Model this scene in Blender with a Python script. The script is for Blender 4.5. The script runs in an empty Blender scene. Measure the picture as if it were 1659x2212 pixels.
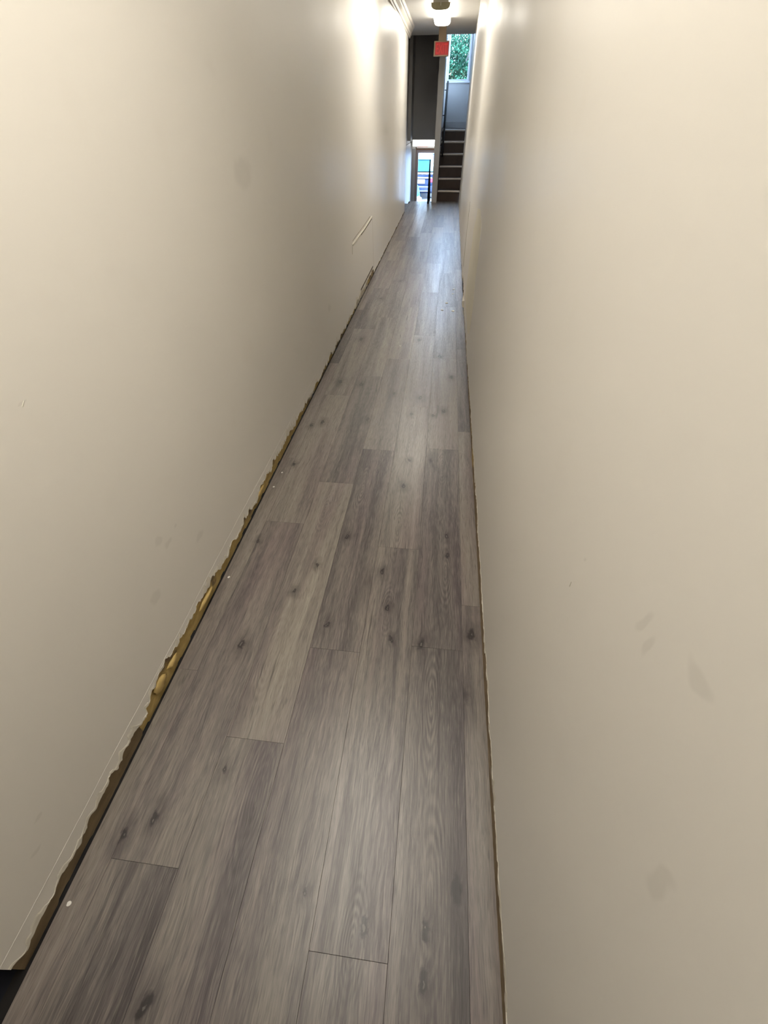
import bpy, bmesh, math, random
from mathutils import Vector, Matrix, noise

random.seed(7)
sc = bpy.context.scene
COL = sc.collection

# ------------------------------------------------------------------ camera
EYE = 1.351
F_PX, PITCH, YAW, ROLL = 927.74, math.radians(42.528), math.radians(-6.842), math.radians(-0.347)
fwd = Vector((math.sin(YAW) * math.cos(PITCH), math.cos(YAW) * math.cos(PITCH), -math.sin(PITCH)))
rgt = Vector((math.cos(YAW), -math.sin(YAW), 0))
upv = rgt.cross(fwd)
r_ = rgt * math.cos(ROLL) + upv * math.sin(ROLL)
u_ = -rgt * math.sin(ROLL) + upv * math.cos(ROLL)
cd = bpy.data.cameras.new('camera')
cd.sensor_fit = 'VERTICAL'; cd.sensor_height = 36; cd.sensor_width = 27
cd.lens = F_PX * 36 / 2212
cd.clip_start = 0.02; cd.clip_end = 300
cam = bpy.data.objects.new('camera', cd); COL.objects.link(cam)
m = Matrix((r_, u_, -fwd)).transposed().to_4x4(); m.translation = (0, 0, EYE)
cam.matrix_world = m
sc.camera = cam

# ------------------------------------------------------------------ sky, exposure
SKY = 20.0
LAMP = 15.2
w = bpy.data.worlds.new('overcast_sky'); sc.world = w; w.use_nodes = True
bg = w.node_tree.nodes['Background']
bg.inputs[0].default_value = (0.52, 0.69, 1.0, 1); bg.inputs[1].default_value = SKY
vs = sc.view_settings
vs.view_transform = 'Standard'; vs.look = 'None'; vs.gamma = 1; vs.use_curve_mapping = False
vs.exposure = 0.46
sc.cycles.use_denoising = True
sc.cycles.max_bounces = 9; sc.cycles.diffuse_bounces = 5
sc.cycles.use_adaptive_sampling = True; sc.cycles.adaptive_threshold = .05; sc.cycles.adaptive_min_samples = 16
sc.cycles.sample_clamp_indirect = 6

# ------------------------------------------------------------------ helpers
def lin(*c):
    return tuple(((v / 255) / 12.92 if v / 255 <= .04045 else ((v / 255 + .055) / 1.055) ** 2.4) for v in c) + (1,)

class NT:
    def __init__(s, name):
        s.m = bpy.data.materials.new(name); s.m.use_nodes = True
        s.t = s.m.node_tree; s.b = s.t.nodes['Principled BSDF']; s.out = s.t.nodes['Material Output']
    def n(s, typ, ins=(), **kw):
        nd = s.t.nodes.new(typ)
        for k, v in kw.items(): setattr(nd, k, v)
        for k, v in (ins.items() if isinstance(ins, dict) else enumerate(ins)):
            if v is None: continue
            if isinstance(v, bpy.types.NodeSocket): s.t.links.new(v, nd.inputs[k])
            else: nd.inputs[k].default_value = v
        return nd
    def math(s, op, a, b=None, c=None, clamp=False):
        return s.n('ShaderNodeMath', (a, b, c), operation=op, use_clamp=clamp).outputs[0]
    def vmath(s, op, a, b=None):
        nd = s.n('ShaderNodeVectorMath', (a, b), operation=op)
        return nd.outputs['Value'] if op in ('LENGTH', 'DOT_PRODUCT', 'DISTANCE') else nd.outputs[0]
    def noise(s, vec, scale=1., detail=2., rough=.5, dist=0.):
        return s.n('ShaderNodeTexNoise', {'Vector': vec, 'Scale': scale, 'Detail': detail, 'Roughness': rough, 'Distortion': dist}).outputs[0]
    def remap(s, v, a, b, c=0., d=1., smooth=False):
        nd = s.n('ShaderNodeMapRange', {0: v, 1: a, 2: b, 3: c, 4: d}, interpolation_type='SMOOTHSTEP' if smooth else 'LINEAR')
        return nd.outputs[0]
    def mix(s, f, a, b, mode='MIX'):
        nd = s.n('ShaderNodeMix', data_type='RGBA', blend_type=mode)
        for k, v in ((0, f), (6, a), (7, b)):
            if isinstance(v, bpy.types.NodeSocket): s.t.links.new(v, nd.inputs[k])
            else: nd.inputs[k].default_value = v
        return nd.outputs[2]
    def set(s, **kw):
        for k, v in kw.items():
            k = {'specular_ior_level': 'Specular IOR Level'}.get(k, k.replace('_', ' ').title())
            if isinstance(v, bpy.types.NodeSocket): s.t.links.new(v, s.b.inputs[k])
            else: s.b.inputs[k].default_value = v
        return s
    def bump(s, hgt, strength=.3, dist=.002):
        nd = s.n('ShaderNodeBump', {'Strength': strength, 'Distance': dist, 'Height': hgt})
        s.t.links.new(nd.outputs[0], s.b.inputs['Normal'])
    def pos(s): return s.n('ShaderNodeNewGeometry').outputs['Position']
    def obj(s): return s.n('ShaderNodeTexCoord').outputs['Object']

def plain(name, col, rough=.5, metal=0., var=.08, scale=6.):
    t = NT(name)
    nz = t.noise(t.obj(), scale, 3)
    c2 = tuple(v * (1 - var * 2) for v in col[:3]) + (1,)
    t.set(base_color=t.mix(nz, c2, tuple(min(1, v * (1 + var)) for v in col[:3]) + (1,)), roughness=rough, metallic=metal)
    return t.m

def emit(name, col, strength):
    t = NT(name)
    t.set(base_color=col, emission_color=col, emission_strength=strength)
    return t.m

def min_field(t, p, items):
    """elliptical distance to the nearest listed spot: items (a, b, ra, rb) in the two coordinates of p"""
    cur = None
    for a, b, ra, rb in items:
        d = t.vmath('SUBTRACT', p, (a, b, 0))
        d = t.vmath('LENGTH', t.vmath('MULTIPLY', d, (1 / ra, 1 / rb, 0)))
        cur = d if cur is None else t.math('MINIMUM', cur, d)
    return cur

def tag(o, label=None, cat=None, group=None, kind=None):
    for k, v in (('label', label), ('category', cat), ('group', group), ('kind', kind)):
        if v: o[k] = v
    return o

def empty(name, loc=(0, 0, 0)):
    o = bpy.data.objects.new(name, None); o.location = loc; o.empty_display_size = .1
    COL.objects.link(o); return o

def link(name, me, mat, parent=None, smooth=False):
    if mat and not me.materials: me.materials.append(mat)
    if smooth:
        for p in me.polygons: p.use_smooth = True
    o = bpy.data.objects.new(name, me); COL.objects.link(o)
    if parent:
        o.parent = parent
        o.matrix_parent_inverse = Matrix.Identity(4)
        o.location = -Vector(parent_loc(parent))
    return o

def parent_loc(p):
    v = Vector(p.location)
    while p.parent:
        p = p.parent; v += Vector(p.location)
    return v

class MB:
    """collects geometry given in world coordinates, links it as ONE mesh object"""
    def __init__(s): s.b = bmesh.new()
    def box(s, x0, y0, z0, x1, y1, z1, bev=0.):
        r = bmesh.ops.create_cube(s.b, size=1)
        for v in r['verts']:
            v.co = Vector(((x0 + x1) / 2 + v.co.x * (x1 - x0), (y0 + y1) / 2 + v.co.y * (y1 - y0), (z0 + z1) / 2 + v.co.z * (z1 - z0)))
        if bev:
            ed = {e for v in r['verts'] for e in v.link_edges}
            bmesh.ops.bevel(s.b, geom=list(ed), offset=bev, segments=2, profile=.5, affect='EDGES')
        return s
    def tube(s, pts, rad, n=10, cap=True):
        pts = [Vector(p) for p in pts]; rings = []
        for i, p in enumerate(pts):
            a = pts[max(i - 1, 0)]; b = pts[min(i + 1, len(pts) - 1)]
            d = (b - a).normalized()
            ref = Vector((0, 0, 1)) if abs(d.z) < .9 else Vector((1, 0, 0))
            e = d.cross(ref).normalized(); f = d.cross(e)
            rr = rad[i] if isinstance(rad, (list, tuple)) else rad
            rings.append([s.b.verts.new(p + (e * math.cos(2 * math.pi * k / n) + f * math.sin(2 * math.pi * k / n)) * rr) for k in range(n)])
        for a, b in zip(rings, rings[1:]):
            for k in range(n): s.b.faces.new((a[k], a[(k + 1) % n], b[(k + 1) % n], b[k]))
        if cap:
            s.b.faces.new(rings[0]); s.b.faces.new(rings[-1])
        return s
    def prism(s, prof, axis, a, b):
        """closed 2-D profile swept along an axis ('x' or 'y' or 'z')"""
        f = {'x': lambda p, t: (t, p[0], p[1]), 'y': lambda p, t: (p[0], t, p[1]), 'z': lambda p, t: (p[0], p[1], t)}[axis]
        A = [s.b.verts.new(f(p, a)) for p in prof]; B = [s.b.verts.new(f(p, b)) for p in prof]
        n = len(prof)
        for k in range(n): s.b.faces.new((A[k], A[(k + 1) % n], B[(k + 1) % n], B[k]))
        s.b.faces.new(A); s.b.faces.new(B)
        return s
    def loft(s, rings, cap=True):
        R = [[s.b.verts.new(p) for p in r] for r in rings]; n = len(R[0])
        for a, b in zip(R, R[1:]):
            for k in range(n): s.b.faces.new((a[k], a[(k + 1) % n], b[(k + 1) % n], b[k]))
        if cap: s.b.faces.new(R[0]); s.b.faces.new(R[-1])
        return s
    def grid(s, rows):
        R = [[s.b.verts.new(p) for p in r] for r in rows]
        for a, b in zip(R, R[1:]):
            for k in range(len(a) - 1): s.b.faces.new((a[k], a[k + 1], b[k + 1], b[k]))
        return s
    def lump(s, c, r, sub=2, amp=.25, seed=0, fr=2.):
        res = bmesh.ops.create_icosphere(s.b, subdivisions=sub, radius=1)
        for v in res['verts']:
            k = 1 + amp * noise.noise(v.co * fr + Vector((seed, seed * 1.7, 0)))
            v.co = Vector((c[0] + v.co.x * r[0] * k, c[1] + v.co.y * r[1] * k, c[2] + v.co.z * r[2] * k))
        return s
    def build(s, name, mat, parent=None, smooth=False, recalc=True):
        if recalc: bmesh.ops.recalc_face_normals(s.b, faces=s.b.faces)
        me = bpy.data.meshes.new(name); s.b.to_mesh(me); s.b.free()
        return link(name, me, mat, parent, smooth)

def n1(x, seed=0., oct_=3):
    return noise.fractal(Vector((x, seed, seed * .37 + 5.1)), 1., 2., oct_)

# ------------------------------------------------------------------ key sizes (metres)
XL, XR0, XR1 = -.773, .238, .285          # corridor side walls (right wall drifts outward)
YN, YLE, YRE = -.075, 10.08, 11.5         # near end of left wall, far ends
CEIL = 2.44
def xr(y): return XR0 + (XR1 - XR0) * max(0, min(1, y / YRE)) ** 1.3
STX0, STX1 = -.18, .42
STXR = .416                    # the stair going up
YST, RISE, RUN, NST = 11.6, .193, .24, 6
YWIN, YDOOR, ZLOW = 14.3, 13.7, -1.22

# ------------------------------------------------------------------ materials
def wall_paint(name, spots_dark=(), base=(0.765, 0.735, 0.68), rough=.36):
    t = NT(name)
    p = t.pos()
    s = t.n('ShaderNodeSeparateXYZ', (p,)).outputs
    q = t.n('ShaderNodeCombineXYZ', (s[1], s[2], 0.)).outputs[0]
    big = t.noise(q, 1.1, 2)
    col = t.mix(big, tuple(v * .95 for v in base) + (1,), tuple(min(1, v * 1.03) for v in base) + (1,))
    col = t.mix(t.math('MULTIPLY', t.remap(t.noise(q, 5., 2, .6), .62, .8), .12), col, (base[0] * .8, base[1] * .76, base[2] * .7, 1))
    if spots_dark:
        qn = t.n('ShaderNodeTexNoise', {'Vector': q, 'Scale': 22., 'Detail': 1.}).outputs[1]
        qw = t.vmath('ADD', q, t.vmath('MULTIPLY', t.vmath('SUBTRACT', qn, (.5, .5, .5)), (.03, .03, 0)))
        d = min_field(t, qw, spots_dark)
        col = t.mix(t.remap(d, 1.15, .55, 0, .11, True), col, (.16, .14, .10, 1))
    # faint trowel and roller relief
    t.bump(t.noise(t.vmath('MULTIPLY', q, (16., 55., 1.)), 1., 2, .65), .10, .002)
    t.set(base_color=col, roughness=t.remap(big, .3, .7, rough - .05, rough + .07))
    return t.m

M_LEFT = wall_paint('cream_paint_left', [(1.98, 1.2, .10, .055), (.80, .425, .018, .022), (.83, .385, .022, .012), (.885, .405, .008, .007),
                                         (.66, .952, .01, .004), (.146, .243, .014, .007), (.098, .192, .012, .006), (.69, .297, .03, .02), (.98, .27, .03, .016), (3.2, .35, .05, .03)])
M_RIGHT = wall_paint('cream_paint_right', [(.088, .841, .013, .030), (.284, .958, .006, .022), (.258, .955, .006, .018), (.2, 1.01, .02, .012), (.443, .876, .005, .004)])
M_CEIL = plain('ceiling_paint', (.62, .60, .56, 1), .6, var=.03)
M_STAIRWALL = plain('stairwell_paint', (.44, .435, .43, 1), .5, var=.04, scale=2)
M_GREYWALL = plain('grey_stairwell_paint', (.40, .39, .385, 1), .5, var=.05, scale=2)
M_WHITE = plain('white_trim_paint', (.78, .76, .73, 1), .35, var=.03)
M_BLACK = plain('black_metal', (.008, .008, .009, 1), .65)
M_BLACK.node_tree.nodes['Principled BSDF'].inputs['Specular IOR Level'].default_value = .12
M_LOBBY = plain('lobby_white_paint', (.33, .32, .31, 1), .45, var=.03)
M_DARK = plain('gap_shade_dark', (.012, .010, .009, 1), .9)  # near-black subfloor: shade of the gap along the walls put into the colour
M_NAVY = plain('dark_carpet', (.010, .011, .018, 1), .95, var=.2, scale=60)

KNOTS = [(-.59, .724, .9), (-.468, .975, .6), (.032, .8, .95), (.206, .856, 1.1), (-.141, 1.107, .7), (-.1, .943, .6), (-.074, .806, .5),
         (-.313, .839, .7), (-.699, .171, .8), (-.637, .218, .8), (-.497, .345, .7), (-.207, .12, .5), (-.062, .077, .8), (.079, .086, .9),
         (.078, .007, .9), (.12, 1.224, .7), (.116, 1.332, .6), (-.086, 1.882, .7), (-.106, 2.37, .7), (-.1, 1.663, .9), (.087, 2.431, .8),
         (.022, 2.372, .7), (-.636, 2.219, .7), (-.695, 2.18, .7), (-.691, 1.782, .6), (-.697, 1.219, .6), (-.608, 3.546, 1.), (-.632, 2.759, 1.),
         (-.482, 2.74, .8), (-.13, 3.576, 1.), (-.066, 2.584, .9), (.135, 2.913, .8), (.047, 3.266, 1.), (-.494, -.098, 1.),
         (-.58, 4.645, 1.), (-.247, 2.629, .7), (-.434, 5.301, 1.), (-.369, 2.286, .7), (-.317, 1.284, .7), (-.412, 1.114, .6)]
RINGS = [(.075, .60, .036, .24), (.085, .16, .045, .22), (.112, 1.13, .034, .17), (-.1, 1.36, .034, .2), (-.47, .70, .04, .16), (-.385, .28, .04, .2),
         (-.1, .93, .03, .12), (-.30, 1.62, .035, .2), (-.45, 1.45, .035, .16), (-.1, 2.1, .03, .25), (-.08, .05, .035, .12), (.09, 1.85, .03, .16)]

def plank_material():
    t = NT('grey_oak_vinyl')
    p = t.pos(); o = t.obj()
    rnd = t.n('ShaderNodeObjectInfo').outputs['Random']
    r3 = t.n('ShaderNodeCombineXYZ', (t.math('MULTIPLY', rnd, 61.), t.math('MULTIPLY', rnd, 137.), t.math('MULTIPLY', rnd, 17.))).outputs[0]
    ov = t.vmath('ADD', o, r3)
    wob = t.n('ShaderNodeTexNoise', {'Vector': t.vmath('MULTIPLY', ov, (9., 2.6, 1.)), 'Scale': 1., 'Detail': 3.}).outputs[1]
    wob = t.vmath('MULTIPLY', t.vmath('SUBTRACT', wob, (.5, .5, .5)), (.040, .16, 0))
    kw = t.n('ShaderNodeTexNoise', {'Vector': p, 'Scale': 42., 'Detail': 3.}).outputs[1]
    kw = t.vmath('MULTIPLY', t.vmath('SUBTRACT', kw, (.5, .5, .5)), (.026, .045, 0))
    pw = t.vmath('ADD', p, kw)
    kd = min_field(t, pw, [(x, y, .0115 * s * (1.35 if y > 2 else 1.1), .021 * s * (1.35 if y > 2 else 1.1)) for x, y, s in KNOTS])
    # scattered small knots for the boards farther off
    vor = t.n('ShaderNodeTexVoronoi', {'Vector': t.vmath('MULTIPLY', t.vmath('ADD', ov, kw), (4.6, 1.7, 1.)), 'Scale': 1., 'Randomness': 1.}).outputs[0]
    kv = t.math('MULTIPLY', vor, 17.)
    fld = t.math('MINIMUM', kd, kv)
    ring = min_field(t, t.vmath('ADD', p, t.vmath('MULTIPLY', wob, (.45, .3, 0))), RINGS)
    bend = t.math('MULTIPLY', t.math('DIVIDE', 1., t.math('ADD', t.math('MULTIPLY', fld, fld), .8)), .012)
    bv = t.n('ShaderNodeCombineXYZ', (bend, 0., 0.)).outputs[0]
    g = t.vmath('ADD', t.vmath('ADD', ov, wob), bv)
    A = t.noise(t.vmath('MULTIPLY', g, (30., 1.0, 1.)), 1., 3, .6)
    B = t.noise(t.vmath('MULTIPLY', g, (105., 4.2, 1.)), 1., 4, .65)
    C = t.noise(t.vmath('MULTIPLY', g, (330., 20., 1.)), 1., 3, .6)
    D = t.noise(t.vmath('MULTIPLY', ov, (13., .55, 1.)), 1., 2)
    v = t.math('ADD', t.math('MULTIPLY', A, .36), t.math('MULTIPLY', B, .26))
    v = t.math('ADD', v, t.math('MULTIPLY', C, .36))
    v = t.math('ADD', v, t.math('MULTIPLY', D, .34))
    v = t.math('ADD', v, t.math('MULTIPLY', t.math('SUBTRACT', rnd, .5), .15))
    # cathedral figure: nested rings fading outwards
    sn = t.math('SINE', t.math('MULTIPLY', t.math('POWER', ring, .8), 38.))
    fade = t.math('MULTIPLY', t.remap(ring, 1.3, .7, 0, 1, True), t.remap(t.noise(t.vmath('MULTIPLY', p, (20., 6., 1.)), 1., 2), .35, .6))
    v = t.math('ADD', v, t.math('MULTIPLY', t.math('MULTIPLY', sn, fade), .06))
    ramp = t.n('ShaderNodeValToRGB', (v,))
    e = ramp.color_ramp.elements
    e[0].position = .44; e[0].color = (.055, .046, .045, 1)
    e[1].position = .92; e[1].color = (.375, .340, .290, 1)
    for ps, c in ((.57, (.121, .105, .100, 1)), (.66, (.193, .170, .154, 1)), (.76, (.260, .231, .202, 1))):
        x = e.new(ps); x.color = c
    col = ramp.outputs[0]
    hue = t.noise(t.vmath('MULTIPLY', ov, (12., .9, 1.)), 1., 2)
    col = t.mix(t.remap(hue, .44, .66, 0, .8), col, (.82, .75, .82, 1), 'MULTIPLY')
    # pale fibres, short dark pores and long checks
    fib = t.noise(t.vmath('MULTIPLY', g, (300., 13., 1.)), 1., 3, .55)
    col = t.mix(t.remap(fib, .56, .72, 0, .38), col, (.36, .325, .275, 1))
    por = t.noise(t.vmath('MULTIPLY', t.vmath('ADD', g, (3., 5., 0)), (320., 19., 1.)), 1., 2, .5)
    col = t.mix(t.remap(por, .58, .72, 0, .5), col, (.062, .05, .048, 1))
    crk = t.noise(t.vmath('MULTIPLY', t.vmath('ADD', g, (9., 2., 0)), (62., 2.2, 1.)), 1., 3, .5)
    col = t.mix(t.remap(crk, .67, .74, 0, .75), col, (.050, .04, .040, 1))
    halo = t.remap(fld, 4.2, .8, 0, .62, True)
    halo = t.math('MULTIPLY', halo, t.remap(t.noise(t.vmath('MULTIPLY', g, (70., 14., 1.)), 1., 3), .35, .6, .35, 1.))
    col = t.mix(halo, col, (.060, .048, .047, 1))
    core = t.remap(fld, 1.2, .5, 0, .9, True)
    col = t.mix(core, col, (.022, .017, .018, 1))
    col = t.mix(t.remap(t.math('ADD', kd, t.math('MULTIPLY', B, .5)), .55, .40, 0, .4, True), col, (.30, .275, .25, 1))
    t.set(base_color=col, roughness=t.remap(v, .5, .85, .40, .29), specular_ior_level=.68)
    hb = t.noise(t.vmath('MULTIPLY', ov, (240., 11., 1.)), 1., 2, .6)
    hb = t.math('ADD', hb, t.math('MULTIPLY', t.noise(t.vmath('MULTIPLY', p, (5., 2.5, 1.)), 1., 2), 2.))
    t.bump(hb, .16, .0012)
    return t.m
M_PLANK = plank_material()

# ------------------------------------------------------------------ floor: subfloor and every plank
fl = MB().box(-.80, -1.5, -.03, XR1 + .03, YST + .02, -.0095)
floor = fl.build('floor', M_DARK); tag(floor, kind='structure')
SEAM = [XL + .003, -.702, -.5265, -.351, -.1755, -.0005, .1745, None]
PH = [.62, 1.345, .432, .745, .024, .79, .98]
PL, GAP = 1.22, .0004
_pl = {}
def plank_mesh(wx0, wx1, ln):
    """board with chamfered top edges; wx1 may be a pair (near, far) where it is scribed to a wall"""
    key = (round(wx0, 4), wx1, round(ln, 4))
    if key in _pl: return _pl[key]
    x1a, x1b = wx1 if isinstance(wx1, tuple) else (wx1, wx1)
    c, z0 = .0004, -.0085
    b = bmesh.new()
    rings = []
    for ins, z in ((0, z0), (0, -c), (c, 0)):
        rings.append([b.verts.new(q) for q in ((ins, ins, z), (x1a - ins, ins, z), (x1b - ins, ln - ins, z), (ins, ln - ins, z))])
    for a, d in zip(rings, rings[1:]):
        for k in range(4): b.faces.new((a[k], a[(k + 1) % 4], d[(k + 1) % 4], d[k]))
    b.faces.new(rings[2]); b.faces.new(rings[0][::-1])
    me = bpy.data.meshes.new('floor_plank'); b.to_mesh(me); b.free()
    me.materials.append(M_PLANK); _pl[key] = me
    return me
YEND = YST - .001
for k in range(7):
    x0 = SEAM[k]; y = PH[k] - 2 * PL
    while y < YEND:
        ya, yb = max(y, -1.45), min(y + PL, YEND)
        if yb - ya > .05:
            if k < 6: wx = round(SEAM[k + 1] - x0 - GAP, 4)
            else: wx = (round(xr(ya) + .003 - x0, 4), round(xr(yb) + .003 - x0, 4))
            me = plank_mesh(0., wx, round(yb - ya - GAP, 4))
            o = bpy.data.objects.new('floor_plank', me); COL.objects.link(o)
            o.location = (x0, ya, 0); o.parent = floor
        y += PL

# ------------------------------------------------------------------ corridor walls, with the torn strip where the skirting was
SLOPE = {0: [(-2, 0), (.6, 0), (1.8, .002), (2.7, -.006), (3.7, -.026), (4.2, -.012), (4.65, .022), (5.2, -.005), (5.65, -.030), (6.3, -.020), (7.4, .034), (8.2, .010), (9., -.030), (9.6, -.012), (10.2, .004), (12, 0)],
         2: [(-2, 0), (.8, 0), (2.1, .003), (2.9, -.008), (3.5, -.026), (4.1, -.010), (4.75, .022), (5.2, -.014), (5.6, -.028), (6.1, -.006), (6.8, .030), (7.6, .012), (8.6, -.028), (9.6, -.006), (11.6, 0)]}
def _integrate(kn):
    out, x, y, st = [], 0., -2., .01
    i = 0
    while y < 12:
        while i < len(kn) - 2 and y > kn[i + 1][0]: i += 1
        f = (y - kn[i][0]) / (kn[i + 1][0] - kn[i][0]); f = max(0, min(1, f)); f = f * f * (3 - 2 * f)
        x += st * (kn[i][1] + (kn[i + 1][1] - kn[i][1]) * f); y += st
        out.append(x)
    a, b = 230, 1180                                                 # level the drift between y = 0.3 and y = 9.8
    sl = (out[b] - out[a]) / (b - a)
    return [v - out[a] - sl * (max(a, min(b, i)) - a) for i, v in enumerate(out)]
BULGE = {k: _integrate(v) for k, v in SLOPE.items()}
def ripple(y, z, side):
    k = 0 if side < 1 else 2
    t = (y + 2) / .01; i = max(0, min(len(BULGE[k]) - 2, int(t))); a = BULGE[k][i] + (BULGE[k][i + 1] - BULGE[k][i]) * (t - i)
    a += .0006 * math.sin(y * 4.7 + 1.3 * side + .4 * z) + .0010 * n1(y * .8, 3 + side) + .0005 * n1(y * 3 + z * .7, 9 + side)
    return a * min(1, max(0, (y + .1) / .5))

def fade_z(z):
    f = max(0, min(1, (z - .10) / .55)); return f * f * (3 - 2 * f)

def step(y, cell, seed):
    """ragged tear: random level per short stretch, with abrupt jumps softened over a centimetre"""
    u = y / cell + .6 * n1(y * 6, seed + .5); i = math.floor(u); f = u - i
    h = lambda k: math.sin((k * 127.1 + seed * 311.7)) * 43758.5453 % 1
    f = max(0, min(1, (f - .78) / .22))
    return (h(i) * (1 - f) + h(i + 1) * f) * 2 - 1
def jag_left(y):
    b = .054 + .014 * n1(y * 3., 1.) + .013 * step(y, .085, 1.) + .008 * step(y, .03, 2.) + .005 * step(y, .012, 3.) + .004 * abs(n1(y * 90., 5.))
    if y < .30: b = .062 - .03 * (.3 - y) + .012 * step(y, .06, 4.) + .008 * n1(y * 40., 3.)
    if .46 < y < .62: b += .012
    if y > 1.9: b -= .022 * min(1, (y - 1.9) / .7)
    if 4.3 < y < 5.55: b += .028
    if y > 5.6: b = .016 + .010 * step(y, .11, 7.) + .005 * n1(y * 30., 8.)
    return max(.011, min(.094, b))
def jag_right(y):
    b = .066 + .012 * n1(y * 2.4, 21.) + .008 * step(y, .07, 22.) + .005 * step(y, .02, 23.)
    if y > 2.4: b -= .034 * min(1, (y - 2.4) / .8)
    if 4.55 < y < 5.35: b += .03
    if y > 6: b -= .014
    return max(.008, min(.094, b))

def ys_list(a, b):
    out = []; y = a
    while y < b - 1e-4:
        out.append(y); y += .005 if y < 2.2 else (.012 if y < 6 else .04)
    return out + [b]

def wall_skin(name, xf, sgn, y0, y1, jag, mat, side, th=.012):
    """plaster board face; sgn = +1 when the room lies towards +x"""
    ys = ys_list(y0, y1)
    rows = []
    zs = [.11, .15, .2, .26, .32, .38, .44, .5, .56, .62, .7, 1., 1.4, 1.8, 2.2, CEIL]
    def P(y, z, off=0.): return (xf(y) + sgn * (ripple(y, z, side) * fade_z(z) + off), y, z)
    rows.append([(xf(y) - sgn * th, y, jag(y) + .002) for y in ys])
    rows.append([P(y, jag(y)) for y in ys])
    rows.append([P(y, min(.108, jag(y) + .003)) for y in ys])
    rows.append([P(y, min(.109, jag(y) + .006)) for y in ys])
    for z in zs: rows.append([P(y, z) for y in ys])
    b = MB().grid(rows)
    xb = [xf(y) - sgn * .036 for y in (y0, y1)]
    # solid wall behind the board
    prof = [(xb[0], y0), (xb[1], y1), (xb[1] - sgn * .10, y1), (xb[0] - sgn * .10, y0)]
    b.prism(prof, 'z', -.0095, CEIL)
    # cut ends of the board
    for y in (y0, y1):
        b.grid([[(xf(y) - sgn * .037, y, z), P(y, z)] for z in [jag(y)] + zs])
    o = b.build(name, mat, smooth=False)
    for p in o.data.polygons: p.use_smooth = abs(p.normal.x) > .5 and p.area < .5
    return tag(o, kind='structure')
wall_l = wall_skin('wall_left', lambda y: XL, 1, YN, YLE, jag_left, M_LEFT, 0.)
wall_r = wall_skin('wall_right', xr, -1, -1.5, YRE, jag_right, M_RIGHT, 2.)

def torn_material():
    t = NT('torn_board_paper')
    p = t.pos()
    y = t.n('ShaderNodeAttribute', attribute_name='glue').outputs['Fac']
    n = t.noise(t.vmath('MULTIPLY', p, (1., 14., 50.)), 1., 4, .6)
    brown = t.mix(n, (.15, .105, .060, 1), (.30, .22, .125, 1))
    yel = t.mix(t.noise(p, 40., 3), (.36, .25, .085, 1), (.58, .43, .17, 1))
    pale = t.n('ShaderNodeAttribute', attribute_name='chalk').outputs['Fac']
    col = t.mix(t.remap(y, .44, .56), brown, yel)
    col = t.mix(t.remap(pale, .5, .6), col, (.56, .51, .43, 1))
    t.set(base_color=col, roughness=.85); t.bump(n, .6, .004)
    return t.m
M_TORN = torn_material()
M_CHALK = plain('torn_paint_edge', (.72, .68, .59, 1), .75, var=.12, scale=40)
M_GLUE = plain('yellow_adhesive', (.62, .45, .17, 1), .6, var=.12, scale=40)

def glue_left(y, z):
    v = .38 + .35 * n1(y * 5., 31.) + .18 * n1(y * 20 + z * 60, 32.) + (.055 - z) * 4
    if y < .42: v -= .3
    elif y < 1.1: v += .14
    elif y < 2.3: v += .06
    else: v -= .06
    return v
def glue_right(y, z):
    return .36 + .3 * n1(y * 4., 41.) + .15 * n1(y * 22 + z * 60, 42.) - (.2 if y < .4 else 0)

def torn_band(xf, sgn, y0, y1, jag, glue, parent, seed, rec=.0095):
    ys = ys_list(y0, y1); nz = 6
    rows = []; at = []; ch = []
    for j in range(nz + 1):
        r = []
        for y in ys:
            top = jag(y) + .012; bt = -.009 + .012 * max(0, step(y, .035, seed + 1) - .2); z = bt + (top - bt) * j / nz
            bulge = .0022 * noise.noise(Vector((y * 22, z * 60, seed))) + .0015 * noise.noise(Vector((y * 70, z * 90, seed + 3)))
            r.append((xf(y) + sgn * (-rec + bulge * (1 if j else .3) * min(1, rec / .004)), y, z))
            at.append(glue(y, z)); ch.append(.30 + .42 * n1(y * 3.4 + z * 12, seed + 5.) + (.22 if y > 2.6 and j > 2 else 0) + (.1 if 4.2 < y < 5.6 else 0))
        rows.append(r)
    b = MB().grid(rows)
    o = b.build('torn_drywall', M_TORN, parent, smooth=True)
    for nm, arr in (('glue', at), ('chalk', ch)):
        a = o.data.attributes.new(nm, 'FLOAT', 'POINT')
        a.data.foreach_set('value', arr)
    o['label'] = 'torn brown board paper with yellow glue along the floor'
    return o
torn_band(lambda y: XL, 1, YN, YLE, jag_left, glue_left, wall_l, 50.)
torn_band(xr, -1, -1.5, YRE, jag_right, glue_right, wall_r, 60., .0022)

def torn_edge(xf, sgn, y0, y1, jag, parent, seed, hi):
    """ragged paint left along the top of the torn strip, a thin skin over the board"""
    ys = ys_list(y0, y1); rows = [[], [], [], []]
    for y in ys:
        j = jag(y); wd = max(.0012, hi(y) * (.75 + .9 * step(y, .045, seed) + .8 * step(y, .013, seed + 4) + .5 * n1(y * 26, seed + 1)))
        out = .0006 + .0012 * max(0, step(y, .04, seed + 2))
        dn = .001 + .007 * max(0, step(y, .016, seed + 3))
        rows[0].append((xf(y) + sgn * (-.006), y, j - .001))
        rp = 0.
        rows[1].append((xf(y) + sgn * (rp + out + .0004), y, max(.006, j - dn)))
        rows[2].append((xf(y) + sgn * (rp + out * .5 + .0006), y, j + wd * .55))
        rows[3].append((xf(y) + sgn * (-.0006), y, j + wd))
    o = MB().grid(rows).build('torn_paint_edge', M_CHALK, parent)
    o['label'] = 'pale ragged edge of torn paint'
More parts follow.
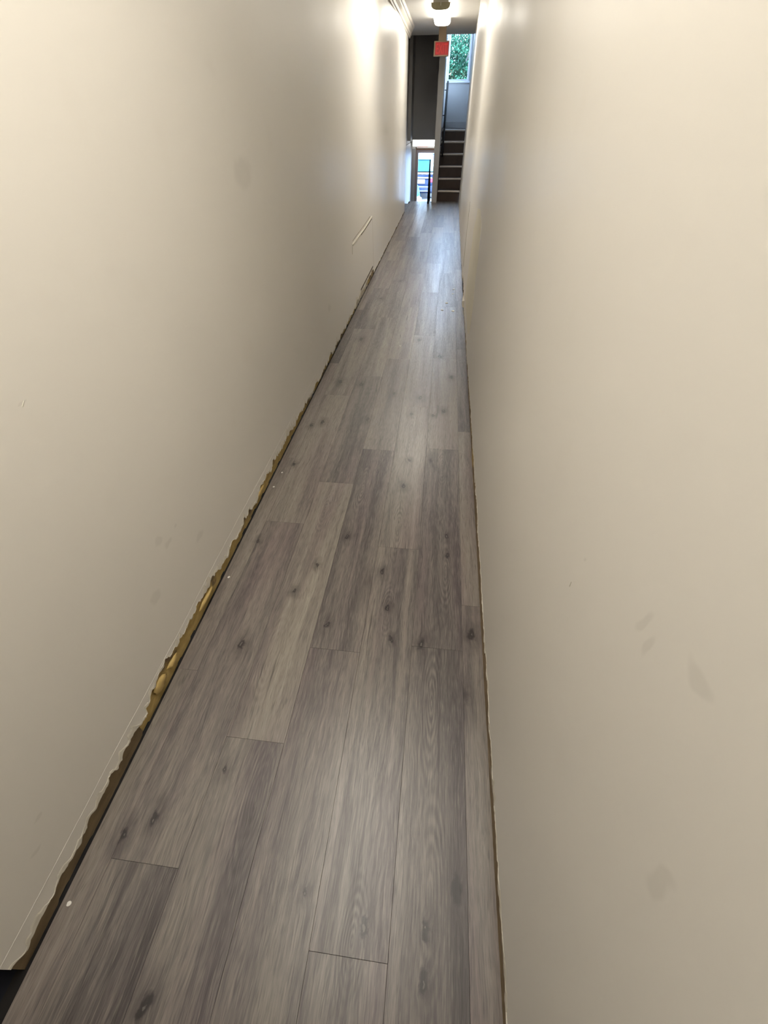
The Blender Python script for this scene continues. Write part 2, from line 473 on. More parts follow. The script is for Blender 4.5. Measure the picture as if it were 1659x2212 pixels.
torn_edge(lambda y: XL, 1, YN, YLE, jag_left, wall_l, 70., lambda y: (.012 + .022 * max(0, n1(y * 4., 77.) + .1)) if y < 5.6 else .006)
torn_edge(xr, -1, -1.5, YRE, jag_right, wall_r, 80., lambda y: .013 if y < 2.3 else .007)

# caulk ridge that stood along the top of the removed skirting (near half of the left wall)
ys = [YN + .012 * i for i in range(250)]
MB().grid([[(XL + (.0007 if k == 1 else -.0006), y, .098 + .0025 * (k - 1) + .004 * n1(y * 2.5, 90.)) for y in ys] for k in range(3)]).build('caulk_ridge', M_LEFT, wall_l)

for (y, z, a, b) in ((.545, .045, .035, .022), (.62, .04, .03, .011), (1.50, .04, .05, .012), (.88, .035, .06, .009)):
    MB().lump((XL - .004, y, z), (.0075, a, b), 2, .5, y * 9, 2.4).build('adhesive_blob', M_GLUE, wall_l, True)

# hole where the board broke away on the right, and its curled flap
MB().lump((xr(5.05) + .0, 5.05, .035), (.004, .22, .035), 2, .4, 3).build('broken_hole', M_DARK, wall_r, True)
MB().grid([[(xr(4.5) - .001, 4.40, .01), (xr(4.5) - .001, 4.42, .07), (xr(4.5) - .001, 4.60, .09)],
           [(xr(4.5) - .016, 4.44, .006), (xr(4.5) - .02, 4.47, .05), (xr(4.5) - .01, 4.60, .06)]]).build('paint_flap', M_CHALK, wall_r)

# lighter repair patch and scar on the right wall
M_PATCH = plain('patch_paint', (.80, .755, .62, 1), .45, var=.03)
def on_wall(name, pts, xf, sgn, mat, parent, th=.0007, side=0.):
    b = MB()
    b.loft([[(xf(y) + sgn * (ripple(y, z, side) * fade_z(z) + o), y, z) for y, z in pts] for o in (-.001, th)])
    return b.build(name, mat, parent)
def ring_pts(pts, n=6, amp=.008, seed=1.):
    out = []
    for i, a in enumerate(pts):
        b = pts[(i + 1) % len(pts)]
        for k in range(n):
            f = k / n; y = a[0] + (b[0] - a[0]) * f; z = a[1] + (b[1] - a[1]) * f
            out.append((y + amp * 3 * noise.noise(Vector((y * 9, z * 9, seed))), z + amp * noise.noise(Vector((y * 12, z * 12, seed + 4)))))
    return out
def strip_on(name, pts, half, xf, sgn, mat, parent, th=.001, side=0., amp=.25):
    """narrow ragged strip following points (y, z) on a wall, split so that it stays on the rippled face"""
    P = []
    for (a, b) in zip(pts, pts[1:]):
        P += [(a[0] + (b[0] - a[0]) * k / 12, a[1] + (b[1] - a[1]) * k / 12) for k in range(12)]
    P.append(pts[-1])
    dy, dz = pts[-1][0] - pts[0][0], pts[-1][1] - pts[0][1]
    L = math.hypot(dy, dz); ny, nz = -dz / L, dy / L
    rows = []
    for s_, o in ((-1, -.0006), (-.6, th), (.6, th), (1, -.0006)):
        rows.append([(xf(y) + sgn * (ripple(y, z, side) * fade_z(z) + o), y + ny * half * s_ * (1 + amp * n1(i * .7, s_ + 2)), z + nz * half * s_ * (1 + amp * n1(i * .9, s_ + 8))) for i, (y, z) in enumerate(P)])
    return MB().grid(rows).build(name, mat, parent, True)
pt = on_wall('paint_patch', ring_pts([(4.12, .83), (3.75, .87), (3.36, .84), (3.25, .66), (3.20, .40), (3.23, .19), (3.42, .12), (4.35, .12), (4.42, .40), (4.40, .64)]), xr, -1, M_PATCH, wall_r, side=2.)
pt['label'] = 'pale unmatched paint patch with rounded top'
M_SCAR = plain('old_scar', (.34, .30, .19, 1), .7, var=.15, scale=20)
strip_on('wall_scar', [(5.72, .60), (5.66, .40), (5.45, .12)], .05, xr, -1, M_SCAR, wall_r, .0006, 2.)
strip_on('wall_scar', [(5.76, .68), (5.73, .55)], .022, xr, -1, plain('scar_dark', (.16, .13, .08, 1), .8), wall_r, .0011, 2.)

# cut outline of a removed panel on the left wall
xl_f = lambda y: XL
M_SLIT = plain('slit_dark', (.06, .045, .03, 1), .9)
strip_on('torn_strip', [(4.30, .530), (4.9, .545), (5.5, .568)], .011, xl_f, 1, M_CHALK, wall_l, .004)
strip_on('cut_slit', [(4.75, .528), (5.5, .551)], .005, xl_f, 1, M_SLIT, wall_l, .0009)
strip_on('cut_slit', [(4.32, .556), (5.35, .592)], .0035, xl_f, 1, plain('scuff_brown', (.30, .26, .18, 1), .8), wall_l, .0007)
strip_on('cut_slit', [(4.30, .515), (4.27, .465)], .007, xl_f, 1, plain('scuff_brown_soft', (.30, .26, .18, 1), .8), wall_l, .0007)
strip_on('cut_slit', [(5.56, .56), (5.58, .08)], .004, xl_f, 1, plain('scuff_line', (.40, .36, .27, 1), .8), wall_l, .0006)
strip_on('cut_slit', [(4.6, .083), (5.5, .093)], .007, xl_f, 1, M_SLIT, wall_l, .0035)

strip_on('wall_scratch', [(.449, .818), (.4485, .808)], .0009, xr, -1, M_CHALK, wall_r, .0008, 2.)
strip_on('wall_scratch', [(.664, .956), (.654, .949)], .0009, xl_f, 1, M_CHALK, wall_l, .0008)

# ------------------------------------------------------------------ ceiling and the rest of the shell
tag(MB().box(-2.4, -1.6, CEIL, .45, 11.42, CEIL + .12).build('ceiling', M_CEIL), kind='structure')
# crown moulding on the left
prof = [(XL, CEIL), (XL, 2.300), (XL + .010, 2.300), (XL + .014, 2.318), (XL + .024, 2.324), (XL + .030, 2.352), (XL + .050, 2.384), (XL + .056, 2.400), (XL + .070, 2.404), (XL + .076, CEIL)]
tag(MB().prism(prof, 'y', YN, 10.3).build('trim_1', plain('aged_crown_paint', (.60, .56, .49, 1), .45, var=.12, scale=30)), kind='structure')
# side room by the near end of the left wall and wall behind the camera
tag(MB().box(-2.4, -1.6, -.03, -.762, -.02, -.012).build('floor_2', M_NAVY), kind='structure')
tag(MB().box(-2.4, -1.6, -.03, .45, -1.5, CEIL).build('wall_back', M_LEFT), kind='structure')
tag(MB().box(-2.5, -1.6, -.03, -2.4, -.02, CEIL).build('wall_side_room', M_LEFT), kind='structure')
tag(MB().box(-2.4, -.07, -.03, -.886, -.02, CEIL).build('wall_side_room_end', M_LEFT), kind='structure')

# stairwell: left side wall, partition between the two flights, right side, door wall, window wall
XSW = -.905
b = MB().box(XSW - .1, YLE, ZLOW - .1, XSW, YDOOR + .15, 4.9)
b.box(XSW, 12.2, .985, XSW + .065, 12.85, 4.9)                       # boxed-in chase above the lobby
tag(b.build('wall_stairwell', M_GREYWALL), kind='structure')
tag(MB().box(XSW - .1, YLE - .02, -.0095, XL - .112, YLE + .0, CEIL).build('wall_jamb', M_GREYWALL), kind='structure')
b = MB().box(-.300, 11.42, ZLOW, -.190, 12.9, 4.9).box(-.300, 12.9, 1.021, -.190, YWIN, 4.9)
tag(b.build('wall_partition', M_STAIRWALL), kind='structure')
WYA, WYB, WZA, WZB = 13.10, 14.15, 1.75, 4.4                        # opening in the right-hand stair wall for an added, unseen window
b = MB().box(STX1, YRE, -1.2, STX1 + .1, WYA, 4.9).box(STX1, WYB, -1.2, STX1 + .1, YWIN + .15, 4.9).box(STX1, WYA, -1.2, STX1 + .1, WYB, WZA).box(STX1, WYA, WZB, STX1 + .1, WYB, 4.9)
b.box(xr(YRE) + .115, YRE - .1, -.0095, STX1 + .1, YRE, CEIL)
tag(b.build('wall_stair_right', M_STAIRWALL), kind='structure')
tag(MB().box(XSW - .1, 11.42, 4.8, STX1 + .1, YWIN + .15, 4.9).build('ceiling_stairwell', M_CEIL), kind='structure')
tag(MB().box(XSW - .1, 11.30, CEIL + .12, STX1 + .1, 11.42, 4.9).build('wall_header', M_STAIRWALL), kind='structure')
tag(MB().box(XSW, 11.22, ZLOW, -.190, 11.30, -.0095).box(-.19, YST - .02, ZLOW, STX1, YST + .06, -.01).build('wall_landing_face', M_GREYWALL), kind='structure')
tag(MB().box(XSW - .1, 10.0, -.03, XL - .0, 11.30, -.0095).build('floor_3', M_DARK), kind='structure')
# board that runs on into the recess beyond the left wall
o = bpy.data.objects.new('floor_plank', plank_mesh(0., .14, 1.13)); COL.objects.link(o); o.location = (XSW + .004, YLE + .02, 0); o.parent = floor
tag(MB().box(XSW - .1, 11.25, ZLOW - .1, .6, YDOOR + .3, ZLOW).build('floor_lower', plain('lobby_tile', (.35, .33, .32, 1), .4)), kind='structure')

# window wall with the tall stair window
WX0, WX1, WZ0, WZ1 = -.185, .335, 1.98, 4.6
b = MB().box(-.19, YWIN, .9, STX1 + .1, YWIN + .15, WZ0).box(WX1, YWIN, WZ0, STX1 + .1, YWIN + .15, WZ1).box(-.19, YWIN, WZ1, STX1 + .1, YWIN + .15, 4.9)
tag(b.build('wall_front', M_STAIRWALL), kind='structure')
tag(MB().box(-.188, YWIN - .014, NST * RISE, STX1, YWIN, NST * RISE + .115, .003).build('baseboard_front', plain('grey_skirting', (.30, .29, .28, 1), .5)), kind='structure')
win = empty('window_1', (WX0, YWIN, WZ0)); tag(win, kind='structure')
fb = MB()
fb.box(WX0, YWIN - .02, WZ0 - .012, WX0 + .045, YWIN + .10, WZ1).box(WX1 - .045, YWIN - .02, WZ0 - .012, WX1, YWIN + .10, WZ1)
fb.box(WX0 + .045, YWIN - .02, WZ1 - .04, WX1 - .045, YWIN + .10, WZ1).box(WX0 + .045, YWIN + .02, WZ0, WX1 - .045, YWIN + .10, WZ0 + .03)
M_WFRAME = plain('white_window_paint', (.70, .72, .76, 1), .4, var=.02)
fb.build('window_frame', M_WFRAME, win)
MB().box(WX0 - .0, YWIN - .05, WZ0 - .03, WX1 + .03, YWIN + .02, WZ0 - .0, .003).build('window_sill', M_WFRAME, win)

def glass_mat(name='window_glass'):
    t = NT(name)
    tr = t.n('ShaderNodeBsdfTransparent', ((.93, .96, .95, 1),)).outputs[0]
    gl = t.n('ShaderNodeBsdfGlossy', {'Roughness': .02}).outputs[0]
    fr = t.n('ShaderNodeFresnel', (1.45,)).outputs[0]
    mx = t.n('ShaderNodeMixShader', (fr, tr, gl)).outputs[0]
    t.t.links.new(mx, t.out.inputs[0])
    return t.m
M_GLASS = glass_mat()
MB().box(WX0 + .044, YWIN + .055, WZ0 + .029, WX1 - .044, YWIN + .061, WZ1 - .039).build('window_pane', M_GLASS, win)

w3 = empty('window_added', (STX1, WYA, WZA)); tag(w3, kind='structure')  # window added out of view to let sky light into the stairwell
b = MB().box(STX1 + .02, WYA, WZA, STX1 + .09, WYA + .04, WZB).box(STX1 + .02, WYB - .04, WZA, STX1 + .09, WYB, WZB).box(STX1 + .02, WYA + .04, WZA, STX1 + .09, WYB - .04, WZA + .04).box(STX1 + .02, WYA + .04, WZB - .04, STX1 + .09, WYB - .04, WZB)
b.build('window_frame', M_WFRAME, w3)
MB().box(STX1 + .05, WYA + .039, WZA + .039, STX1 + .056, WYB - .039, WZB - .039).build('window_pane', M_GLASS, w3)

# door wall, street door, transom
DX0, DX1, DZT = -.815, .10, .805          # door opening
b = MB().box(XSW, YDOOR, ZLOW, DX0, YDOOR + .12, .985)
b.box(DX1, YDOOR, ZLOW, .6, YDOOR + .12, .985).box(DX0, YDOOR, DZT + .02, DX1, YDOOR + .12, .985)
tag(b.build('wall_door', M_WHITE), kind='structure')
tag(MB().box(XSW, 12.85, .985, -.302, 12.95, 4.8).build('wall_bulkhead', M_GREYWALL), kind='structure')
tag(MB().box(XSW, 12.951, .950 + .035, .6, YDOOR + .12, 1.02).build('ceiling_lobby', M_CEIL), kind='structure')
tag(MB().box(.6, 11.3, ZLOW, .7, YDOOR + .12, .985).build('wall_lobby_right', M_WHITE), kind='structure')
# white panelling of the lobby side wall and door casing
tag(MB().box(XSW, 11.35, ZLOW, XSW + .012, YDOOR, .93, .002).build('trim_2', M_LOBBY), kind='structure')
tag(MB().box(XSW + .014, YDOOR - .025, ZLOW, DX0 + .012, YDOOR, .80, .003).build('trim_3', M_LOBBY), kind='structure')
M_WOOD = plain('brown_door_wood', (.20, .105, .062, 1), .45, var=.15, scale=14)
door = empty('door_1', (DX0, YDOOR, ZLOW)); tag(door, kind='structure')
dy0, dy1 = YDOOR + .02, YDOOR + .075
b = MB().box(DX0, dy0 - .02, ZLOW, DX0 + .022, YDOOR + .12, DZT + .02).box(DX1 - .022, dy0 - .02, ZLOW, DX1, YDOOR + .12, DZT + .02).box(DX0 + .022, dy0 - .02, DZT - .03, DX1 - .022, YDOOR + .12, DZT + .02)
b.build('door_frame', M_WOOD, door)
gx0, gx1, gz0, gz1 = DX0 + .075, DX1 - .075, ZLOW + .30, .718
M_STILE = plain('door_stile_paint', (.26, .22, .22, 1), .4, var=.08)
b = MB().box(DX0 + .024, dy0, ZLOW + .01, gx0, dy1, DZT - .032).box(gx1, dy0, ZLOW + .01, DX1 - .024, dy1, DZT - .032).box(gx0, dy0, ZLOW + .01, gx1, dy1, gz0).box(gx0, dy0, gz1, gx1, dy1, DZT - .032)
b.build('door_leaf', M_STILE, door)
MB().box(gx0, dy0 + .024, gz0, gx1, dy0 + .031, gz1).build('door_glass', M_GLASS, door)
MB().tube([(DX1 - .05, dy0, -.25), (DX1 - .05, dy0 - .05, -.25), (DX1 - .16, dy0 - .05, -.25)], .01).build('door_handle', M_BLACK, door, True)
# sign board over the door, a faded reddish line of writing on it
M_NOTICE = plain('notice_white', (.82, .79, .74, 1), .5, var=.02)
nt = empty('door_sign', (-.55, YDOOR - .02, .83)); tag(nt, 'white sign board with a faded red line over the glass street door', 'sign')
MB().box(DX0 + .03, YDOOR - .03, DZT + .003, -.05, YDOOR - .022, DZT + .075, .002).build('panel', M_NOTICE, nt)
M_PINK = plain('faded_red_print', (.75, .36, .30, 1), .6, var=.2, scale=60)
b = MB(); x = DX0 + .05
while x < -.52:
    wd = random.uniform(.012, .03); b.box(x, YDOOR - .0315, DZT + .018, x + wd, YDOOR - .0295, DZT + .038); x += wd + .007
b.build('print', M_PINK, nt)

# ------------------------------------------------------------------ staircase going up
st = empty('staircase', (STX0, YST, 0)); tag(st, 'dark brown stair with pale nosings climbing to the window at the corridor end', 'stairs')
M_RISER = plain('dark_brown_wood', (.050, .028, .019, 1), .45, var=.2, scale=9)
M_NOSE = plain('pale_nosing', (.60, .54, .47, 1), .35, var=.1, scale=20)  # pale strip along the front edge of each tread
for i in range(NST):
    y = YST + i * RUN; z = i * RISE
    MB().box(STX0, y, z - (.009 if i == 0 else 0), STXR, y + .02, z + RISE - .03).build('riser', M_RISER, st)
    last = i == NST - 1
    MB().box(STX0, y + .012, z + RISE - .03, STXR, (YWIN if last else y + RUN + .02), z + RISE - .001).build('landing' if last else 'tread', M_RISER, st)
    MB().box(STX0 + .001, y - .024, z + RISE - .028, STXR, y + .055, z + RISE + .001, .006).build('nosing', M_NOSE, st)
b = MB()
for i in range(NST): b.box(-.189, YST + i * RUN, max(i * RISE, 1.03 if i == NST - 1 else 0), STX0, YST + (i + 1) * RUN, (i + 1) * RISE + .03)
b.build('stringer', M_RISER, st)

hr = empty('handrail', (-.15, 11.75, .9)); tag(hr, 'black sloping handrail on the wall beside the dark stair', 'handrail')
ra, rb = Vector((-.135, 11.66, .86)), Vector((-.135, 13.35, 1.93))
MB().tube([ra + Vector((0, .02, -.10)), ra + Vector((0, -.02, -.04)), ra, rb, rb + Vector((0, .05, .0))], .020, 12).build('rail', M_BLACK, hr, True)
for f in (.12, .55, .93):
    c = ra.lerp(rb, f)
    MB().tube([c, c + Vector((-.015, 0, -.06)), c + Vector((-.055, 0, -.06))], .008, 8).build('bracket', M_BLACK, hr, True)

# descending flight and its black rail
sd = empty('lower_staircase', (-.6, 11.3, ZLOW)); tag(sd, 'grey steps dropping from the landing edge to the street door', 'stairs')
for i in range(6):
    z = -(i + 1) * .2
    if z - .001 > ZLOW: MB().box(XSW + .015, 11.301 + i * .235, ZLOW, -.302, 11.30 + (i + 1) * .235, z).build('step', M_GREYWALL, sd)
pr = empty('lower_handrail', (-.365, 11.26, 0)); tag(pr, 'black post rail at the landing edge before the glass door', 'handrail')
MB().tube([(-.365, 11.25, -.002), (-.365, 11.25, .40), (-.365, 11.25, .66), (-.363, 11.25, .73)], [.020, .017, .013, .006], 12).build('post', M_BLACK, pr, True)
MB().tube([(-.365, 11.25, .60), (-.362, 11.5, .45), (-.360, 12.7, -.50), (-.360, 12.75, -.60)], .013, 12).build('rail', M_BLACK, pr, True)
MB().tube([(-.360, 12.70, -.52), (-.360, 12.70, -1.199)], .013, 12).build('post', M_BLACK, pr, True)

# ------------------------------------------------------------------ ceiling lamps
M_LENS = emit('lit_acrylic', (1., .955, .87, 1), LAMP)
M_PAN = plain('lamp_pan', (.55, .52, .45, 1), .4, var=.04)
M_CAP = plain('lamp_end_cap', (.30, .27, .17, 1), .45, var=.1, scale=30)
M_LENS_DIM = emit('lit_acrylic_lobby', (1., .97, .92, 1), LAMP * .14)
def lamp(a0, a1, c, top, label, axis='y', deep=.062, lens=M_LENS, drop=.022):
    mid = (a0 + a1) / 2
    t = empty('ceiling_lamp', (c, mid, top) if axis == 'y' else (mid, c, top)); tag(t, label, 'lamp')
    hw = .118
    def bx(u0, v0, z0, u1, v1, z1, bev=0):
        return MB().box(u0, v0, z0, u1, v1, z1, bev) if axis == 'y' else MB().box(v0, u0, z0, v1, u1, z1, bev)
    bx(c - hw + .02, a0 - .01, top - min(.024, drop + .004), c + hw - .02, a1 + .01, top, .003).build('pan', M_PAN, t)
    pf = []
    for i in range(13):
        a = math.pi * i / 12
        pf.append((c + hw * math.copysign(abs(math.cos(a)) ** .55, math.cos(a)), top - drop - deep * abs(math.sin(a)) ** .6))
    MB().prism(pf, axis, a0, a1).build('lens', lens, t)
    for ya, yb in ((a0 - .016, a0 - .001), (a1 + .001, a1 + .016)):
        e = MB().prism([(c + (p[0] - c) * 1.02, top - .018 + (p[1] - top + .018) * 1.03) for p in pf], axis, ya, yb).build('end_cap', M_CAP, t)
        bx(c - .006, ya - .004 if ya < a0 else yb, top - .05, c + .006, ya if ya < a0 else yb + .004, top - .01).build('clip', M_PAN, e)
    return t
lamp(8.32, 9.62, -.240, CEIL, 'lit white wraparound ceiling lamp hanging before the red exit sign')
lamp(4.75, 6.05, -.240, CEIL, 'lit white wraparound ceiling lamp over the middle of the corridor')
lamp(.0, 1.3, -.240, CEIL, 'lit white wraparound ceiling lamp over the near end of the corridor')
lamp(-.855, .35, 13.28, .984, 'lit white lamp across the low lobby ceiling above the street door', 'x', .125, M_LENS_DIM, .002)

# ------------------------------------------------------------------ exit sign
ex = empty('exit_sign', (-.25, 10.5, CEIL)); tag(ex, 'red illuminated exit sign hanging from the corridor ceiling', 'sign')
EX0, EX1, EZ0, EZ1, EY = -.378, -.128, 2.108, 2.285, 10.50
M_EXBOX = plain('sign_housing', (.30, .22, .14, 1), .5)
M_EXRED = emit('sign_red_face', (.26, .012, .012, 1), .42)
M_EXLET = emit('sign_red_letters', (1., .035, .03, 1), .26)
M_EXLET.node_tree.nodes['Principled BSDF'].inputs['Base Color'].default_value = (.3, .012, .012, 1)
MB().box(EX0, EY, EZ0, EX1, EY + .05, EZ1, .004).build('housing', M_EXBOX, ex)
MB().box(EX0 + .022, EY - .004, EZ0 + .016, EX1 - .008, EY + .001, EZ1 - .014, .001).build('face', M_EXRED, ex)
MB().box(EX0 + .07, EY + .012, EZ1 - .002, EX1 - .06, EY + .038, CEIL).build('mount', M_EXBOX, ex)
cu = bpy.data.curves.new('exit_text', 'FONT'); cu.body = 'EXIT'; cu.size = .145; cu.align_x = 'CENTER'; cu.align_y = 'CENTER'; cu.extrude = .001
to = bpy.data.objects.new('tmp', cu); COL.objects.link(to)
dg = bpy.context.evaluated_depsgraph_get()
me = bpy.data.meshes.new_from_object(to.evaluated_get(dg))
bpy.data.objects.remove(to)
xs = [v.co.x for v in me.vertices]; zs_ = [v.co.y for v in me.vertices]
sx = .188 / (max(xs) - min(xs)); sz = .115 / (max(zs_) - min(zs_)); cx, cz = (max(xs) + min(xs)) / 2, (max(zs_) + min(zs_)) / 2
for v in me.vertices: v.co = Vector(((EX0 + EX1) / 2 + .007 + (v.co.x - cx) * sx, EY - .0045 - v.co.z, (EZ0 + EZ1) / 2 + (v.co.y - cz) * sz))
me.materials.clear()
link('lettering', me, M_EXLET, ex)

# ------------------------------------------------------------------ small flat white flecks on the boards
M_FLECK = plain('fleck_white', (.86, .84, .80, 1), .7, var=.04)
CH = [(-.271, 3.434, .9, 'lone flat white fleck in the middle of the boards'), (.089, 4.564, 1.5, 'flat white fleck farther of the two left of the pale wall patch'),
      (.047, 4.35, 1.4, 'flat white fleck left end of the pair below the pale wall patch'), (.150, 4.334, 1.6, 'flat white fleck right end of the pair below the pale wall patch'),
      (.149, 4.874, 1.2, 'flat white fleck by the broken hole in the right wall'), (.16, 5.041, 1.1, 'farthest flat white fleck on the shiny boards towards the stair'),
      (-.735, 1.704, .55, 'farthest white plaster crumb by the torn foot of the left wall'), (-.742, 1.586, .5, 'second farthest white plaster crumb by the torn foot of the left wall'),
      (-.748, 1.011, .55, 'white plaster crumb beside the yellow glue of the left wall'), (-.752, .035, .5, 'nearest white plaster crumb by the torn foot of the left wall')]
base = None
for i, (x, y, s, lab) in enumerate(CH):
    if base is None:
        o = MB().lump((0, 0, 0), (.010, .009, .0022), 2, .7, 3, 2.4).build('white_fleck', M_FLECK); base = o
    else:
        o = base.copy(); COL.objects.link(o)
    s *= .85; o.location = (x, y, .0017 * s); o.scale = (s, s * (1.2 if i % 2 else .9), s); o.rotation_euler = (0, 0, i * 1.3)
    tag(o, lab, 'debris', 'white flecks and crumbs on the floor')

# ------------------------------------------------------------------ outside
ZG = -1.27
tag(MB().box(-30, YDOOR + .3, ZG - .2, 30, 120, ZG).build('ground', plain('pale_pavement', (.30, .30, .31, 1), .8, scale=1)), kind='structure')

def car():
    x, y0, z = -1.28, 22.95, ZG
    c = empty('car', (x, y0 + 2, z)); tag(c, 'dark blue hatchback parked outside seen through the glass door', 'car')
    M_BODY = plain('blue_car_paint', (.012, .022, .06, 1), .22, .2, var=.03)
    M_CG = NT('car_glass').set(base_color=(.10, .20, .22, 1), roughness=.05, metallic=.6).m
    M_TYRE = plain('tyre_rubber', (.015, .015, .016, 1), .8)
    M_RIM = plain('alloy_rim', (.55, .56, .58, 1), .3, .8)
    for mm_ in (M_BODY,): mm_.node_tree.nodes['Principled BSDF'].inputs['Specular IOR Level'].default_value = .25
    def ring(yy, hw, za, zb, taper):
        r = .10
        return [(x - hw + r, yy, z + za), (x + hw - r, yy, z + za), (x + hw, yy, z + za + r), (x + hw, yy, z + (za + zb) / 2), (x + hw * taper, yy, z + zb - .04), (x + hw * taper - .06, yy, z + zb),
                (x - hw * taper + .06, yy, z + zb), (x - hw * taper, yy, z + zb - .04), (x - hw, yy, z + (za + zb) / 2), (x - hw, yy, z + za + r)]
    MB().loft([ring(y0 + .02, .78, .30, .84, .93), ring(y0 + .10, .83, .22, .90, .94), ring(y0 + .8, .86, .20, .92, .95), ring(y0 + 2.7, .86, .20, .90, .95), ring(y0 + 3.3, .84, .20, .84, .93), ring(y0 + 4.0, .78, .24, .68, .9)]).build('body', M_BODY, c, True)
    MB().loft([ring(y0 + .10, .74, .86, .93, .98), ring(y0 + .42, .68, .86, 1.36, .85), ring(y0 + .8, .68, .86, 1.42, .84), ring(y0 + 1.9, .68, .86, 1.42, .84), ring(y0 + 3.0, .72, .84, .90, .98)]).build('cabin_glass', M_CG, c, True)
    lid = lambda yy, hw, za, zb: [(x - hw, yy, z + za), (x + hw, yy, z + za), (x + hw, yy, z + (za + zb) / 2), (x + hw - .08, yy, z + zb), (x - hw + .08, yy, z + zb), (x - hw, yy, z + (za + zb) / 2)]
    MB().loft([lid(y0 + .27, .58, 1.335, 1.40), lid(y0 + .8, .61, 1.385, 1.455), lid(y0 + 2.0, .60, 1.36, 1.44)]).build('roof', plain('pale_roof', (.22, .32, .36, 1), .25, .2), c, True)
    M_PALE = plain('pale_trim', (.40, .44, .47, 1), .25, .3)
    MB().loft([[(x - .56, y0 + .085, z + .96), (x + .56, y0 + .085, z + .96), (x + .48, y0 + .33, z + 1.365), (x - .48, y0 + .33, z + 1.365)], [(x - .56, y0 + .105, z + .96), (x + .56, y0 + .105, z + .96), (x + .48, y0 + .36, z + 1.365), (x - .48, y0 + .36, z + 1.365)]]).build('rear_window', NT('rear_glass').set(base_color=(.02, .085, .095, 1), roughness=.3, specular_ior_level=.12).m, c)
    MB().box(x - .70, y0 - .005, z + .86, x + .70, y0 + .08, z + .93, .02).build('tailgate_ledge', M_PALE, c)
    MB().box(x - .66, y0 - .012, z + .73, x + .66, y0 + .05, z + .775, .01).build('tailgate_strip', M_PALE, c)
    pl_ = MB().box(x - .16, y0 - .03, z + .56, x + .36, y0 + .05, z + .70, .006).build('plate_panel', M_PALE, c); pl_['label'] = 'pale panel around the number plate'
    MB().box(x - .80, y0 - .08, z + .28, x + .80, y0 + .22, z + .50, .04).build('bumper', plain('bumper_blue', (.015, .025, .06, 1), .35), c)
    MB().box(x - .6, y0 - .088, z + .44, x + .6, y0 - .07, z + .465, .004).build('bumper_strip', M_PALE, c)
    MB().box(x - .6, y0 - .088, z + .30, x + .6, y0 - .07, z + .325, .004).build('bumper_strip', M_PALE, c)
    for s in (-1, 1):
        tl = MB().box(x + s * .68 - .09, y0 - .03, z + .60, x + s * .68 + .09, y0 + .12, z + .74, .02).build('tail_light', plain('tail_light_red', (.45, .03, .05, 1), .2), c); tl['label'] = 'red tail light'
        for yy in (y0 + .75, y0 + 3.25):
            MB().tube([(x + s * .66, yy, z + .31), (x + s * .85, yy, z + .31)], .31, 24).build('tyre', M_TYRE, c)
            MB().tube([(x + s * .70, yy, z + .31), (x + s * .865, yy, z + .31)], .19, 20).build('rim', M_RIM, c)
car()

M_CYAN = plain('cyan_plastic', (.02, .20, .36, 1), .4, var=.1)
cb = MB().lump((-1.20, 22.35, ZG + .28), (.13, .14, .29), 3, .35, 4, 1.6); 
for v in cb.b.verts:
    f = max(0, min(1, (v.co.z - ZG) / .6)); v.co.x = -1.20 + (v.co.x + 1.20) * (1.15 - .75 * f); v.co.z = max(v.co.z, ZG + .001)
tag(cb.build('cyan_bag', M_CYAN, smooth=True), 'bright cyan bag with a peaked top standing on the pavement behind the car', 'bag')
wb = MB().lump((-1.13, 22.02, ZG + .10), (.13, .12, .12), 3, .4, 9, 2.)
for v in wb.b.verts: v.co.z = max(v.co.z, ZG + .001)
tag(wb.build('white_bag', plain('white_plastic', (.8, .8, .82, 1), .4, var=.1), smooth=True), 'crumpled white bag lying in front of the cyan bag', 'bag')

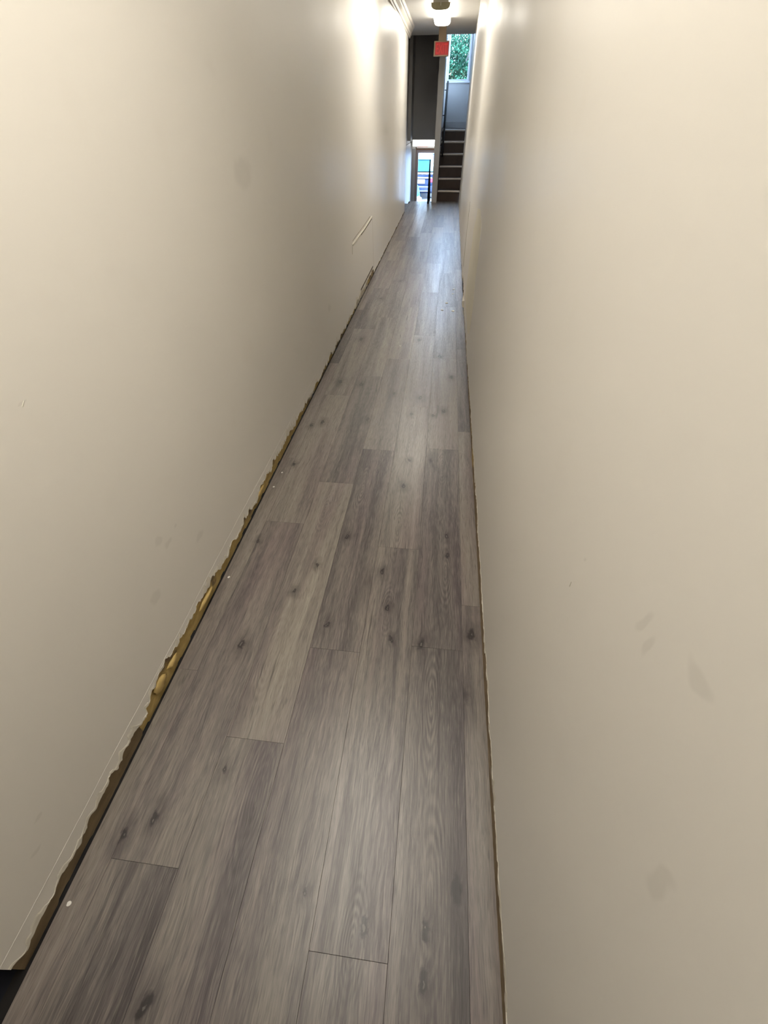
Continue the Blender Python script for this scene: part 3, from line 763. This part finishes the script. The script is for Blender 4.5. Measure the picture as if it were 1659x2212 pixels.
bd = empty('building', (0, 42, ZG)); tag(bd, 'pale low building across the street behind the parked car', 'building')
MB().box(-9, 42, ZG, 3, 50, 2.2).build('wall', plain('pale_render', (.42, .46, .50, 1), .8, scale=1), bd)
MB().box(-9.3, 41.6, 2.2, 3.3, 50.3, 2.45).build('roof', plain('grey_roof', (.20, .21, .24, 1), .7), bd)
for xx, za, zb in ((-6.2, -.4, .8), (-4.4, -.4, .8), (-1.75, -1.06, -.62), (1.2, -.4, .8)):
    f = MB().box(xx, 41.93, za, xx + .95, 42.02, zb).build('window', plain('blue_shop_frame', (.03, .06, .24, 1), .4), bd)
    MB().box(xx + .07, 41.915, za + .08, xx + .88, 41.94, zb - .08).build('pane', NT('far_glass').set(base_color=(.12, .16, .30, 1), roughness=.1).m, f)

def tree():
    t = empty('tree', (.75, 19, ZG)); tag(t, 'leafy green tree filling the view of the stair window', 'tree')
    bark = plain('dark_bark', (.035, .03, .025, 1), .9)
    MB().tube([(.95, 19.2, ZG), (.92, 19.2, .4), (.75, 19.1, 1.4), (.5, 19., 2.4), (.35, 19., 3.2)], [.14, .12, .10, .07, .03], 10).build('trunk', bark, t, True)
    MB().tube([(.30, 18.2, 2.55), (.42, 18.2, 2.85), (.62, 18.2, 3.25)], [.02, .025, .03], 8).build('branch', bark, t, True)
    MB().tube([(.75, 19.1, 1.4), (.2, 18.9, 2.0), (-.3, 18.8, 2.6)], [.06, .04, .02], 8).build('branch', bark, t, True)
    tm = NT('leaf_green')
    n = tm.noise(tm.pos(), 3.2, 3)
    tm.set(base_color=tm.mix(tm.remap(n, .38, .62), (.004, .024, .013, 1), (.030, .100, .056, 1)), roughness=.6, specular_ior_level=.08)
    rng = random.Random(3)
    V, Fc = [], []
    for _ in range(60000):
        while True:
            p = Vector((rng.uniform(-1, 1), rng.uniform(-1, 1), rng.uniform(-1, 1)))
            if p.length < 1 and p.length > .25: break
        c = Vector((.35 + p.x * 1.7, 19.3 + p.y * 1.0, 1.95 + p.z * 1.38))
        k = noise.noise(c * 2.6)
        if k < -.46: continue
        a = Vector((rng.gauss(0, 1), rng.gauss(0, 1), rng.gauss(0, 1))).normalized()
        bb = a.cross(Vector((rng.gauss(0, 1), rng.gauss(0, 1), rng.gauss(0, 1)))).normalized()
        s = rng.uniform(.022, .048); i = len(V)
        V += [c - a * s, c + bb * s * .45, c + a * s, c - bb * s * .45]; Fc.append((i, i + 1, i + 2, i + 3))
    me = bpy.data.meshes.new('foliage'); me.from_pydata(V, [], Fc)
    o = link('foliage', me, tm.m, t); o['kind'] = 'stuff'
tree()
